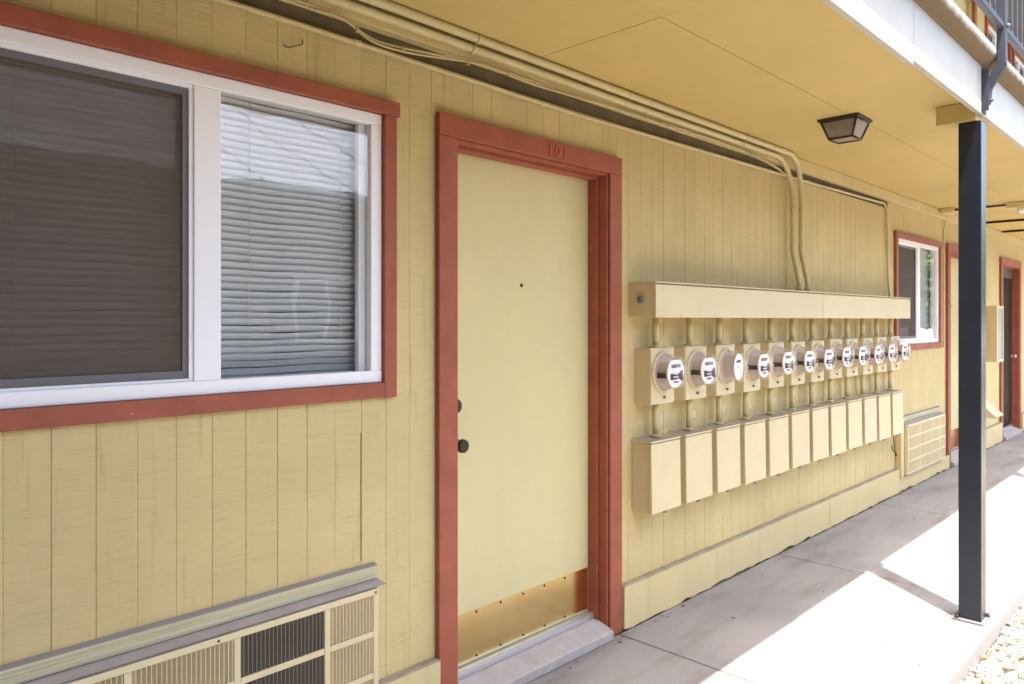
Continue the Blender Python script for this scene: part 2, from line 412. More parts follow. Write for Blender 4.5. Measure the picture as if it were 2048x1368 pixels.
# dark brown strip under the ledger, the ledger itself, skirting boards
part(MB().box(X0, 6.64, -0.001, 0.0065, 2.399, 2.452), 'dark_strip', M['dullbrown'], B)
led = [X0, -2.4, 1.22, 3.05, 5.0, 8.4, 12.1, 15.8, X1]
for a, b in zip(led, led[1:]):
    part(MB().box(a + 0.001, b - 0.001, -0.042, 0.0, 2.453, ZS - 0.002), 'ledger_board', M['paint'], B, bev=0.003)
def skirt(a, b, top):
    mb = MB(); xs = [a + (b - a) * i / max(2, int((b - a) / 0.06)) for i in range(max(2, int((b - a) / 0.06)) + 1)]
    r = random.Random(int(a * 100)); bot = [0.004 + max(0, r.gauss(0.006, 0.008)) for _ in xs]; n = len(xs)
    v = []
    for x, bz in zip(xs, bot): v += [(x, -0.036, bz), (x, -0.036, top - 0.004), (x, -0.026, top), (x, -0.0005, top), (x, -0.0005, bz)]
    base = len(mb.v); mb.v += v
    for i in range(n - 1):
        for j in range(5):
            j2 = (j + 1) % 5; p = base + i * 5; q = p + 5
            mb.f.append((p + j, q + j, q + j2, p + j2)); mb.sm.append(False)
    for e in (0, n - 1): mb.f.append(tuple(base + e * 5 + j for j in range(5))); mb.sm.append(False)
    part(mb, 'skirting_board', M['skirt'], B)
M['skirt'] = painted('skirting_paint', srgb(207, 191, 142), 0.6, 0.05, 0.2, dust=srgb(140, 128, 118), scale=4, streak=0.25)
for a, b, t in ((-5.9, -2.2, .235), (-2.2, 1.768, .235), (2.897, 5.34, .212), (5.345, 6.85, .212), (6.85, 8.325, .135), (9.48, 10.6, .235), (11.74, 15.4, .235), (15.4, 19, .235)):
    skirt(a + 0.001, b - 0.001, t)
# soffit panels
sof = part(MB().box(X0, X1, -1.20, 0.15, ZS + 0.012, 2.6049), 'soffit', M['dark'], B)
sx = [2.245 + 2.44 * i for i in range(-3, 9)]; sx = [X0] + [x for x in sx if X0 < x < X1] + [X1]
for a, b in zip(sx, sx[1:]):
    for y0, y1 in ((-1.188, -0.6660), (-0.6640, 0.0)):
        part(MB().box(a + 0.0012, b - 0.0012, y0 + 0.0005, y1, ZS + rb.uniform(0, 0.0012), ZS + 0.0118), 'soffit_panel', M['soffit'], sof)
# deck slab, fascia, rounded nosing
part(MB().box(X0, X1, -1.17, 0.004, 2.606, 2.76), 'deck_slab', M['concrete'], B)
FY = -1.215
for a, b, z in ((X0, -0.53, 2.46), (-0.527, 3.14, 2.452), (3.143, 6.8, 2.468), (6.803, 10.46, 2.466), (10.463, X1, 2.46)):
    part(MB().box(a, b, FY, FY + 0.024, z, 2.70), 'fascia_board', M['fascia'], B, bev=0.002)
def m_nosing():
    n = N('nosing_concrete_paint'); c0 = n.mix(n.ramp(n.noise(6, 6, 0.65), 0.3, 0.7), srgb(238, 234, 222), srgb(220, 214, 198))
    x = n.new('ShaderNodeSeparateXYZ'); n.link(n.P(), x.inputs[0])
    d = n.mul(x.outputs[2], n.mul(n.noise(9, 6, 0.7), 0.05), 'ADD')      # algae and dirt, plus underside shade painted in, brown below by height
    c0 = n.mix(n.ramp(d, 2.758, 2.790, 0.92, 0), c0, srgb(116, 92, 58))
    k = n.noise(16, 6, 0.75); c0 = n.mix(n.mul(n.ramp(k, 0.62, 0.70), 0.6), c0, srgb(120, 104, 84))
    n.base(c0); n.set(0.7, spec=0.2); n.bump(n.noise(50, 5), 0.4, 0.004); return n.m
M['nosing'] = m_nosing()
nos = [(-1.17, 2.702)]
cy, cz, rr = -1.213, 2.755, 0.062
for i in range(13):
    an = R_(-90 - 180 * i / 12); nos.append((cy + rr * math.cos(an) * 1.0, cz + rr * math.sin(an) * 0.88))
nos.append((-1.17, 2.81))
nz = MB(); nz.prism(nos, X0, X1, 'x')
for i in range(2, len(nz.f)): nz.sm[i] = 1 < i - 2 < 13
part(nz, 'deck_nosing', M['nosing'], B)
part(MB().box(X0, X1, -1.168, 0.004, 2.762, 2.80), 'deck_floor', M['concrete'], B)
# building body behind and above
part(MB().box(X0, X1, 6.9, 7.0, -0.05, 5.2).box(X0, X0 + 0.1, 0.15, 6.9, -0.05, 5.2).box(X1 - 0.1, X1, 0.15, 6.9, -0.05, 5.2), 'rear_walls', M['room'], B)
part(MB().box(X0 + .1, X1 - .1, 0.15, 6.9, -0.04, 0.06), 'floor', M['room'], B)
part(MB().box(X0 + .1, X1 - .1, 0.151, 6.9, 2.607, 2.75), 'upper_floor', M['room'], B)
roof = part(MB().prism([(-1.32, 5.25), (-1.32, 5.40), (3.5, 6.3), (7.6, 5.40), (7.6, 5.25)], X0 - .3, X1 + .3, 'x'), 'roof', M['soffit'], B)
part(MB().box(X0 - .3, X1 + .3, -1.345, -1.321, 5.22, 5.42), 'eave_board', M['fascia'], roof)

M['blockbrown'] = painted('light_block_brown', srgb(86, 66, 44), 0.7, 0.1)
# wing added out of view left of the camera, to block light from there
light_block = part(MB().box(-4.2, -0.85, -9.0, -1.36, -0.1, 5.15).box(-4.2, -0.85, -1.19, -0.05, 0.005, 2.44), 'left_light_block', M['blockbrown'], B)
part(MB().prism([(-4.6, 5.16), (-4.6, 5.28), (-2.5, 5.9), (-0.45, 5.28), (-0.45, 5.16)], -9.3, -1.36, 'y'), 'light_block_roof', M['soffit'], light_block)
# ------------------------------------------------------------------ windows
def window(W, screen_side='L', z0=None):
    x0, x1, z0, z1 = W; xm0, xm1 = x1 - 0.643, x1 - 0.564
    fr = MB()
    fr.box(x0, x1, -0.006, 0.05, z1 - 0.038, z1).box(x0, x1, -0.006, 0.05, z0, z0 + 0.040)
    fr.box(x0, x0 + 0.04, -0.005, 0.05, z0 + 0.04, z1 - 0.038).box(x1 - 0.044, x1, -0.005, 0.05, z0 + 0.04, z1 - 0.038)
    fr.box(xm0, xm1, -0.003, 0.05, z0 + 0.04, z1 - 0.038)
    o = part(fr, 'window', M['white'], B, bev=0.003)
    # sash beads
    sb = MB()
    for a, b in ((x0 + 0.04, xm0), (xm1, x1 - 0.044)):
        pass
    a, b, c, d = x0 + 0.04, xm0, z0 + 0.04, z1 - 0.038
    part(MB().box(a, b, 0.003, 0.05, d - 0.012, d).box(a, b, 0.003, 0.05, c, c + 0.008).box(b - 0.012, b, 0.003, 0.05, c + .008, d - .012).box(a, a + .012, 0.003, 0.05, c + .008, d - .012), 'sash_bead', M['white'], o, bev=0.0015)
    a2, b2 = xm1, x1 - 0.044
    part(MB().box(b, b, 0, 0, 0, 0) if False else MB().quad((a2, 0.007, c), (b2, 0.007, c), (b2, 0.007, d), (a2, 0.007, d)), 'pane', M['glass'], o, fixn=False)
    part(MB().quad((a, 0.036, c), (b, 0.036, c), (b, 0.036, d), (a, 0.036, d)), 'pane', M['glass'], o, fixn=False)
    # inner stile behind the fixed pane
    part(MB().box(b2 - 0.030, b2 - 0.002, 0.026, 0.048, c, d), 'inner_stile', M['white'], o, bev=0.002)
    # screen with its grey frame
    sa, sb_, sc_, sd = a + .012, b - .012, c + .008, d - .012
    M.setdefault('screenframe', painted('screen_frame', srgb(112, 110, 112), 0.4, 0.05))
    sf = part(MB().box(sa, sb_, 0.009, 0.019, sd - 0.020, sd).box(sa, sb_, 0.009, 0.019, sc_, sc_ + 0.022).box(sb_ - 0.016, sb_, 0.009, 0.019, sc_ + .022, sd - .020).box(sa, sa + 0.016, 0.009, 0.019, sc_ + .022, sd - .020), 'screen_frame', M['screenframe'], o, bev=0.001)
    part(MB().quad((sa + .016, 0.014, sc_ + .022), (sb_ - .016, 0.014, sc_ + .022), (sb_ - .016, 0.014, sd - .02), (sa + .016, 0.014, sd - .02)), 'insect_screen', M['screen'], o, fixn=False)
    # red boards round it
    part(MB().box(x0 - 0.062, x1 + 0.066, -0.024, -0.0015, z1 + 0.001, z1 + 0.051), 'trim_board', M['red'], o, bev=0.003)
    part(MB().box(x0 - 0.052, x1 + 0.002, -0.021, -0.0015, z0 - 0.052, z0 - 0.001), 'trim_board', M['red'], o, bev=0.003)
    part(MB().box(x1 + 0.001, x1 + 0.053, -0.022, -0.0015, z0 - 0.054, z1), 'trim_board', M['red'], o, bev=0.003)
    part(MB().box(x0 - 0.053, x0 - 0.001, -0.022, -0.0015, z0 - 0.0005, z1), 'trim_board', M['red'], o, bev=0.003)
    return o
w1 = window(WIN1); w2 = window(WIN2)
def blind(W, label, seed):
    x0, x1, z0, z1 = W; r = random.Random(seed)
    t = thing('window_blind', label, 'blind', ((x0 + x1) / 2, 0.077, z0), 'mini blinds hanging inside the ground floor windows')
    part(MB().box(x0 + .02, x1 - .02, 0.062, 0.092, z1 - 0.03, z1 - 0.002), 'head_rail', M['slat'], t, bev=0.002)
    z = z1 - 0.045; n = 26
    while z > z0 + 0.03:
        mb = MB(); an = R_(-56 + r.uniform(-3, 3)); bow = r.uniform(-.4, 1) * .002; ph = r.uniform(0, 6.28)
        prev = None
        for i in range(n + 1):
            x = x0 + .025 + (x1 - x0 - .05) * i / n
            dz = bow * math.sin(3.1416 * i / n) + 0.0013 * math.sin(i * 0.9 + ph * .3) + 0.0005 * r.uniform(-1, 1)
            row = [(x, 0.077 + math.cos(an) * u, z + dz + math.sin(an) * u - 0.002 * (1 - (u / .0125) ** 2) * -1) for u in (-.0125, 0, .0125)]
            if prev:
                for j in range(2): mb.quad(prev[j], row[j], row[j + 1], prev[j + 1], smooth=True)
            prev = row
        part(mb, 'slat', M['slat'], t, fixn=False)
        z -= 0.0215
    part(MB().box(x0 + .025, x1 - .025, 0.067, 0.087, z0 + .006, z0 + .02), 'bottom_rail', M['slat'], t, bev=0.002)
    for x in (x0 + .15, (x0 + x1) / 2 + .16, x1 - .12):
        part(MB().tube([(x, 0.063, z0 + .02), (x, 0.063, z1 - .03)], 0.0011, 5), 'ladder_cord', M['slat'], t)
blind(WIN1, 'white mini blind inside the large window left of the plain tan door', 5)
blind(WIN2, 'white mini blind inside the small far window beyond the meter row', 9)

# ------------------------------------------------------------------ doors
def door(D, leafmat, full=True):
    x0, x1, z0, z1 = D
    lf = MB().box(x0 + 0.013, x1 - 0.013, 0.087, 0.130, 0.104, z1 - 0.014)
    o = part(lf, 'door', leafmat, B, bev=0.002)
    # casing boards
    part(MB().box(x0 - 0.090, x1 + 0.093, -0.026, -0.002, z1 - 0.002, z1 + 0.080), 'casing_board', M['red'], o, bev=0.003)
    part(MB().box(x0 - 0.090, x0 - 0.001, -0.025, -0.002, 0.002, z1 - 0.003), 'casing_board', M['red'], o, bev=0.003)
    part(MB().box(x1 + 0.001, x1 + 0.093, -0.025, -0.002, 0.002, z1 - 0.003), 'casing_board', M['red'], o, bev=0.003)
    # jambs with stop
    part(MB().box(x1 - 0.012, x1 + 0.0005, -0.012, 0.15, 0.01, z1 - 0.003).box(x1 - 0.026, x1 - 0.0121, 0.035, 0.086, 0.01, z1 - 0.013), 'jamb', M['red'], o, bev=0.002)
    part(MB().box(x0 - 0.0005, x0 + 0.012, -0.012, 0.15, 0.01, z1 - 0.003).box(x0 + 0.0121, x0 + 0.026, 0.035, 0.086, 0.01, z1 - 0.013), 'jamb', M['red'], o, bev=0.002)
    part(MB().box(x0 + 0.0125, x1 - 0.0125, -0.012, 0.15, z1 - 0.012, z1 - 0.0025).box(x0 + 0.0265, x1 - 0.0265, 0.035, 0.086, z1 - 0.026, z1 - 0.0122), 'jamb', M['red'], o, bev=0.002)
    part(MB().box(x1 - 0.0145, x1 - 0.0122, 0.080, 0.120, 0.104, z1 - 0.02), 'weather_strip', M['conduit'], o)
    # sill and threshold
    part(MB().prism([(-0.055, 0.004), (-0.055, 0.040), (-0.048, 0.046), (0.060, 0.078), (0.14, 0.078), (0.14, 0.004)], x0 + 0.0015, x1 - 0.0015 - 0.012, 'x'), 'sill', M['sill'], o, bev=0.002)
    part(MB().prism([(0.048, 0.0785), (0.050, 0.095), (0.060, 0.102), (0.135, 0.102), (0.135, 0.0785)], x0 + 0.0125, x1 - 0.0125, 'x'), 'threshold', M['alu'], o, bev=0.001)
    if full:
        part(MB().box(x0 + 0.03, x1 - 0.030, 0.0845, 0.0865, 0.112, 0.308), 'kick_plate', M['brass'], o, bev=0.0006)
        xs = [x0 + 0.06 + (x1 - x0 - 0.12) * i / 6 for i in range(7)]
        for zz in (0.122, 0.298):
            for x in xs:
                part(MB().lathe([(0.0055, 0), (0.0050, 0.002), (0.002, 0.003)], (x, 0.0842, zz), 'y', 8), 'screw', M['bronze'], o)
        kx = x0 + 0.070
        part(MB().lathe([(0.032, 0), (0.032, 0.006), (0.026, 0.010), (0.013, 0.013), (0.012, 0.040), (0.022, 0.046), (0.027, 0.056), (0.026, 0.068), (0.020, 0.074)], (kx, 0.087, 0.985), 'y', 24), 'knob', M['bronze'], o)
        part(MB().lathe([(0.033, 0), (0.033, 0.014), (0.028, 0.028), (0.018, 0.034), (0.010, 0.034)], (kx - 0.002, 0.087, 1.135), 'y', 24), 'deadbolt', M['bronze'], o)
        part(MB().lathe([(0.008, 0), (0.0075, 0.003), (0.004, 0.004)], (2.322 if x0 < 3 else (x0 + x1) / 2, 0.087, 1.618), 'y', 14), 'peephole', M['bronze'], o)
    return o
d1 = door(D1, M['door']); d2 = door(D2, M['door'])
d3 = door(D3, M['dark'], full=False)
for i in range(22):                                  # ribbed security door
    x = D3[0] + 0.04 + i * 0.0395
    part(MB().box(x, x + 0.014, 0.060, 0.086, 0.14, 2.0), 'bar', M['bronze'], d3)
part(MB().box(D3[0] + .014, D3[1] - .014, 0.04, 0.086, 2.0, 2.13), 'head_panel', M['bronze'], d3)
part(MB().lathe([(0.02, 0), (0.02, .01), (.012, .02), (.024, .05), (.02, .06)], (D3[1] - .09, .06, 1.0), 'y', 14), 'knob', M['alu'], d3)
# painted-over house number above the first door
cu = bpy.data.curves.new('house_number', 'FONT'); cu.body = '101'; cu.size = 0.075; cu.extrude = 0.003; cu.space_character = 1.25; cu.align_x = 'CENTER'
to = bpy.data.objects.new('tmp_text', cu); col.objects.link(to)
bpy.context.view_layer.update()
me = bpy.data.meshes.new_from_object(to.evaluated_get(bpy.context.evaluated_depsgraph_get())); bpy.data.objects.remove(to)
M['numred'] = painted('number_paint', srgb(190, 92, 72), 0.35, 0.05)
me.materials.clear(); me.materials.append(M['numred']); me.name = 'house_number'
no = bpy.data.objects.new('house_number', me); col.objects.link(no); no.parent = d1
no.rotation_euler = (R_(90), 0, 0); no.location = (2.425, -0.028, 2.163); no['label'] = 'raised house number 101 painted over in red'
# upper storey openings, seen through the railing
for i, h in enumerate(UW):
    x0, x1, z0, z1 = h
    isd = z0 < 3
    o = part(MB().box(x0, x1, 0.06, 0.10, z0, z1) if isd else MB().box(x0, x1, 0.02, 0.08, z1 - .04, z1).box(x0, x1, 0.02, 0.08, z0, z0 + .04).box(x0, x0 + .04, .02, .08, z0 + .04, z1 - .04).box(x1 - .04, x1, .02, .08, z0 + .04, z1 - .04).box((x0 + x1) / 2 - .03, (x0 + x1) / 2 + .03, .02, .08, z0 + .04, z1 - .04), 'upper_door' if isd else 'upper_window', M['door'] if isd else M['white'], B)
    if not isd: part(MB().quad((x0 + .04, .05, z0 + .04), (x1 - .04, .05, z0 + .04), (x1 - .04, .05, z1 - .04), (x0 + .04, .05, z1 - .04)), 'pane', M['oppdark'], o)
    t = 0.085 if isd else 0.05
    part(MB().box(x0 - t, x0, -0.024, 0.0, z0, z1), 'trim_board', M['red'], o); part(MB().box(x1, x1 + t, -0.024, 0, z0, z1), 'trim_board', M['red'], o)
    part(MB().box(x0 - t, x1 + t, -0.026, 0, z1 + .001, z1 + t), 'trim_board', M['red'], o)
    if not isd: part(MB().box(x0 - t, x1 + t, -0.026, 0, z0 - t, z0 - .001), 'trim_board', M['red'], o)

# ------------------------------------------------------------------ air conditioners in the wall
def ac(x0, x1, z0, z1, cols, rows, label, darkcols, side=0.0):
    Y = -0.072
    t = thing('wall_air_conditioner', label, 'air conditioner', ((x0 + x1) / 2, 0, z0), 'through-wall air conditioners')
    part(MB().box(x0 - .012, x1 - .004, -0.060, -0.002, z0, z1 - .003), 'sleeve', M['metal'], t, bev=0.002)
    fr = MB(); m = 0.020; xs = []; x = x0 + m
    tot = sum(cols); wid = (x1 - x0) - m * (len(cols) + 1)
    for c in cols: xs.append((x, x + wid * c / tot)); x += wid * c / tot + m
    rh = ((z1 - z0) - m * (rows + 1)) / rows; zs = [(z0 + m + i * (rh + m), z0 + m + i * (rh + m) + rh) for i in range(rows)]
    fr.box(x0, x1, Y, -0.0605, z1 - m, z1).box(x0, x1, Y, -0.0605, z0, z0 + m)
    ex = [x0] + [v for p in xs for v in p] + [x1]
    for i in range(0, len(ex), 2): fr.box(ex[i], ex[i + 1], Y, -0.0605, z0 + m, z1 - m)
    for a, b in xs:
        for i in range(rows - 1): fr.box(a, b, Y + .0006, -0.0605, zs[i][1], zs[i + 1][0])
    o = part(fr, 'front_grille', M['metal'], t, bev=0.002)
    for ci, (a, b) in enumerate(xs):
        for (c, d) in zs:
            part(MB().quad((a, -0.0608, c), (b, -0.0608, c), (b, -0.0608, d), (a, -0.0608, d)), 'backing_panel', M['acdark'] if ci in darkcols else M['actan'], o)
            f = MB(); n = max(4, int((b - a) / 0.0125))
            for i in range(n):
                q = a + (b - a) * (i + .5) / n
                f.prism([(q - .0045, -0.0612), (q - .0025, -0.0612), (q + .0045, Y + .001), (q + .0025, Y + .001)], c + .0005, d - .0005, 'z')
            tag(part(f, 'louvre_fins', M['acfin'] if ci in darkcols else M['metal'], o), kind='stuff')
    # flashing boards above
    part(MB().prism([(-0.0005, z1 + .004), (-0.062, z1 + .001), (-0.064, z1 + .006), (-0.0005, z1 + .012)], x0 - .03, x1 + .035, 'x'), 'top_flashing', M['sillgrey'], t)
    part(MB().prism([(-0.0008, z1 + .013), (-0.020, z1 + .013), (-0.022, z1 + .056), (-0.0008, z1 + .064)], x0 - .04, x1 + .032, 'x'), 'head_board', M['weathered'], t, bev=0.002)
    for sx_ in (x1 - 0.012, x0 + 0.012, (x0 + x1) / 2):
        part(MB().lathe([(0.004, 0), (0.003, .002)], (sx_, Y - .0003, z1 - .011), 'y', 8), 'screw', M['bronze'], o)
    return t
M['acdark'] = painted('grille_dark', srgb(40, 38, 36), 0.8); M['actan'] = painted('grille_backing', srgb(150, 136, 100), 0.7); M['acfin'] = painted('bare_fins', srgb(112, 106, 94), 0.4, 0.08)
M['sillgrey'] = painted('dusty_flashing', srgb(172, 163, 158), 0.8, 0.10, 0.2, scale=14)
ac(0.385, 1.470, 0.150, 0.582, (.30, .30, .30, .18), 3, 'cream louvred air conditioner under the large window, with dark middle grilles', (2,))
t2 = ac(6.925, 8.050, 0.148, 0.576, (.30, .34, .22, .14), 4, 'far cream air conditioner under the small window beyond the meters', ())
part(MB().box(6.83, 6.90, -0.05, -0.002, 0.135, 0.64), 'side_batten', M['paint'], t2, bev=0.003)

# ------------------------------------------------------------------ electrical gear
tr = thing('meter_trough', 'long cream wiring trough on the wall above the row of electric meters', 'trough', (2.983, 0, 1.484))
part(MB().box(2.986, 6.712, -0.142, -0.001, 1.486, 1.645), 'trough_body', M['metal'], tr, bev=0.002)
part(MB().box(2.983, 4.93, -0.153, -0.1425, 1.482, 1.638), 'cover', M['metal'], tr, bev=0.002)
part(MB().box(4.932, 6.715, -0.153, -0.1425, 1.482, 1.638), 'cover', M['metal'], tr, bev=0.002)
part(MB().box(2.981, 6.717, -0.156, -0.001, 1.6455, 1.652), 'top_lip', M['metal'], tr, bev=0.0015)
part(MB().lathe([(0.032, 0), (0.032, -0.004)], (2.9858, -0.075, 1.565), 'x', 20), 'knockout', M['metal'], tr)
part(MB().box(2.962, 2.986, -0.085, -0.07, 1.55, 1.585).box(2.962, 2.986, -0.068, -0.060, 1.555, 1.58).box(2.964, 2.974, -0.07, -0.067, 1.56, 1.575), 'hasp', M['plate'], tr, bev=0.002)
for i in range(6):
    part(MB().lathe([(0.005, 0), (0.004, .002)], (3.2 + i * .66, -0.1531, 1.492), 'y', 8), 'screw', M['metal'], tr)

ORD = ['first', 'second', 'third', 'fourth', 'fifth', 'sixth', 'seventh', 'eighth', 'ninth', 'tenth', 'eleventh', 'twelfth']
def meter(x, oval, i):
    lab = f'clear domed electric meter on cream socket box, {ORD[i]} from the door' + (', with plain oval face' if oval else '')
    t = thing('electric_meter', lab, 'meter', (x + .103, 0, 1.061), 'electric meters in the row')
    part(MB().box(x, x + .206, -0.088, -0.001, 1.061, 1.328), 'socket_box', M['metal'], t, bev=0.002)
    part(MB().box(x - .002, x + .208, -0.0935, -0.0005, 1.3285, 1.335), 'box_hood', M['metal'], t, bev=0.0015)
    part(MB().box(x + .002, x + .204, -0.093, -0.0885, 1.063, 1.328), 'socket_cover', M['metal'], t, bev=0.0015)
    c = (x + .103, -0.093, 1.217)
    part(MB().lathe([(0.100, 0), (0.100, .008), (0.094, .014), (0.090, .014), (0.090, .0)], c, 'y', 32, cap=False), 'sealing_ring', M['metal'], t)
    part(MB().lathe([(0.088, 0), (0.088, .012)], c, 'y', 32), 'meter_base', M['meterbase'], t)
    dm = part(MB().lathe([(0.087, .012), (0.0865, .030), (0.084, .070), (0.082, .088), (0.075, .096), (0.045, .098), (0.001, .0985)], c, 'y', 36, cap=False), 'dome', M['dome'], t)
    if oval:
        fp = MB(); P = [(0.050 * math.cos(a), 0.072 * math.sin(a)) for a in [2 * math.pi * q / 32 for q in range(32)]]
        fp.prism([(c[0] + p, c[2] + q) for p, q in P], c[1] - .072, c[1] - .078, 'y'); fc = part(fp, 'face', M['face'], t, bev=0.002)
        part(MB().prism([(c[0] + .9 * p, c[2] + .9 * q) for p, q in P], c[1] - .013, c[1] - .0715, 'y'), 'module', M['module'], t)
        part(MB().box(c[0] - .022, c[0] + .024, c[1] - .0795, c[1] - .0782, c[2] + .022, c[2] + .040), 'display', M['lcd'], fc)
        part(MB().box(c[0] - .034, c[0] - .028, c[1] - .0793, c[1] - .0782, c[2] + .026, c[2] + .034).box(c[0] - .012, c[0] - .004, c[1] - .0793, c[1] - .0782, c[2] - .003, c[2] + .006).box(c[0] + .02, c[0] + .024, c[1] - .0793, c[1] - .0782, c[2] - .002, c[2] + .006), 'print', M['ink'], fc)
        for q in range(5): part(MB().box(c[0] - .019 + q * .008, c[0] - .014 + q * .008, c[1] - .0803, c[1] - .0796, c[2] + .025, c[2] + .037), 'digit', M['blackplastic'], fc)
    else:
        P = []
        for q in range(36):
            a = 2 * math.pi * q / 36; rx = 0.072; P.append((rx * math.cos(a), 0.073 * math.sin(a)))
        P = [(p, min(q, 0.060)) for p, q in P]
        fc = part(MB().prism([(c[0] + p, c[2] + q) for p, q in P], c[1] - .066, c[1] - .074, 'y'), 'face', M['face'], t, bev=0.002)
        part(MB().prism([(c[0] + .82 * p, c[2] + .82 * q) for p, q in P], c[1] - .013, c[1] - .0655, 'y'), 'module', M['module'], t)
        part(MB().box(c[0] - .071, c[0] - .058, c[1] - .062, c[1] - .014, c[2] - .026, c[2] - .002), 'side_bar', M['blackplastic'], t)
        part(MB().box(c[0] - .040, c[0] + .042, c[1] - .0757, c[1] - .0742, c[2] + .022, c[2] + .040), 'display', M['lcd'], fc)
        for q in range(6): part(MB().box(c[0] - .037 + q * .013, c[0] - .030 + q * .013 , c[1] - .0765, c[1] - .0758, c[2] + .025, c[2] + .037), 'digit', M['ink'], fc)
        part(MB().prism([(c[0] - .046, c[2] - .004), (c[0] - .008, c[2] - .010), (c[0] + .02, c[2] - .010), (c[0] + .028, c[2] - .004), (c[0] + .050, c[2] + .010), (c[0] + .050, c[2] - .042), (c[0] + .028, c[2] - .030), (c[0] + .02, c[2] - .026), (c[0] - .008, c[2] - .032), (c[0] - .046, c[2] - .034)], c[1] - .0742, c[1] - .082, 'y'), 'nameplate_bar', M['blackplastic'], fc)
        for q in range(5): part(MB().box(c[0] - .034 + q * .009, c[0] - .029 + q * .009, c[1] - .0832, c[1] - .0822, c[2] - .024, c[2] - .016), 'print', M['face'], fc)
        part(MB().box(c[0] - .02, c[0] + .022, c[1] - .0752, c[1] - .0742, c[2] - .050, c[2] - .042), 'print', M['ink'], fc)
    px = c[0]
    for za, zb, nm in ((1.3352, 1.4815, 'upper_nipple'), (0.897, 1.0608, 'lower_nipple')):
        nn = part(MB().tube([(px, -0.052, za), (px, -0.052, zb)], 0.0165, 16), nm, M['conduit'], t)
        part(MB().lathe([(0.027, 0), (0.027, .008), (.021, .012)], (px, -0.052, za + .0003), 'z', 8, smooth=False), 'locknut', M['conduit'], nn)
    part(MB().lathe([(0.007, 0), (0.007, .006), (.004, .01)], (px + .01, -0.0932, 1.092), 'y', 10), 'seal', M['plate'], t)
    part(MB().quad((px + .004, -0.0752, 0.96), (px + .019, -0.0735, 0.96), (px + .019, -0.0735, 1.0), (px + .004, -0.0752, 1.0)), 'sticker', M['sticker'], t, fixn=False)
    return t
M['meterbase'] = painted('meter_base_grey', srgb(196, 178, 164), 0.6, 0.1); M['module'] = painted('meter_module', srgb(206, 196, 188), 0.5, 0.06)
PIT = 0.3095
for i in range(12):
    t = meter(3.034 + PIT * i, i == 2, i); t.rotation_euler = (0, R_(rb.uniform(-.7, .7)), R_(rb.uniform(-.6, .6))); t.location.z += rb.uniform(-.004, .003); t.location.x += rb.uniform(-.003, .003)
def breaker(x, i, proto=[]):
    lab = f'cream breaker box below the meters, {ORD[i]} from the door'
    if not proto:
        t = thing('breaker_box', lab, 'breaker box', (x + .128, 0, 0.54), 'breaker boxes in the row'); proto.append(t)
        part(MB().box(x + .003, x + .252, -0.100, -0.001, 0.548, 0.880), 'box_body', M['metal'], t, bev=0.002)
        part(MB().prism([(-0.001, 0.8805), (-0.112, 0.8805), (-0.116, 0.886), (-0.116, 0.892), (-0.001, 0.896)], x - .001, x + .256, 'x'), 'lid', M['metal'], t, bev=0.0015)
        part(MB().prism([(-0.1003, 0.552), (-0.119, 0.546), (-0.1135, 0.878), (-0.1003, 0.878)], x, x + .255, 'x'), 'front_cover', M['metal'], t, bev=0.0025)
        part(MB().box(x + .118, x + .142, -0.112, -0.102, 0.532, 0.5475), 'latch', M['plate'], t, bev=0.002)
        part(MB().box(x - .0005, x + .0028, -0.098, -0.06, 0.846, 0.852), 'side_slot', M['conduit'], t)
        return t
    t = dup(proto[0], None, (x + .128, 0, 0.54)); t['label'] = lab
    t.location.y = 0; t.rotation_euler.z = R_(rb.uniform(-0.4, 0.4)); t.location.z = 0.54 + rb.uniform(-.004, .004)
    return t
for i in range(12): breaker(3.003 + PIT * i, i)

# ------------------------------------------------------------------ conduits and cables
def arc(c, r, a0, a1, u, v, n=10):
    c = Vector(c); u = Vector(u); v = Vector(v)
    return [c + (u * math.cos(a0 + (a1 - a0) * i / n) + v * math.sin(a0 + (a1 - a0) * i / n)) * r for i in range(n + 1)]
def strap(parent, p, axis, r):
    mb = MB()
    if axis == 'x': mb.lathe([(r + .003, -.007), (r + .003, .007)], p, 'x', 16, smooth=True)
    else: mb.lathe([(r + .003, -.007), (r + .003, .007)], p, 'z', 16, smooth=True)
    part(mb, 'strap', M['conduit'], parent)
def big_conduit(xv, yh, zh, label, rbend, kick):
    r = 0.0158
    t = thing('steel_conduit', label, 'conduit', (xv, -0.03, 1.66), 'thick conduits feeding the trough')
    path = [(X0, yh, zh), (-1, yh, zh), (1.6, yh, zh + .002), (2.9, yh, zh - .003), (xv - rbend, yh, zh)]
    bend = arc((xv - rbend, yh, zh - rbend), rbend, math.pi / 2, 0, (1, 0, 0), (0, 0, 1), 12)
    yv = -0.045
    n = len(bend)
    bend = [(p.x, yh + (yv - yh) * (3 * (i / (n - 1)) ** 2 - 2 * (i / (n - 1)) ** 3), p.z) for i, p in enumerate(bend)]
    path += bend[1:] + [(xv, yv, 2.10), (xv, yv, 1.93), (xv + .0, yv - .003, 1.90), (xv + kick, -0.084, 1.73), (xv + kick, -0.088, 1.70), (xv + kick, -0.088, 1.653)]
    part(MB().tube(path, r, 18), 'pipe', M['conduit'], t)
    for x in (1.9, 2.86, 4.0): 
        if x < xv - rbend: strap(t, (x, yh, zh), 'x', r)
    strap(t, (xv, yv, 2.19), 'z', r); strap(t, (xv, yv, 1.95), 'z', r)
    part(MB().lathe([(0.027, 0), (0.027, .03), (.023, .034)], (xv + kick, -0.088, 1.653), 'z', 14), 'connector', M['conduit'], t)
    part(MB().lathe([(0.037, 0), (0.037, .007)], (xv + kick, -0.088, 1.6525), 'z', 8, smooth=False), 'locknut', M['conduit'], t)
    return t
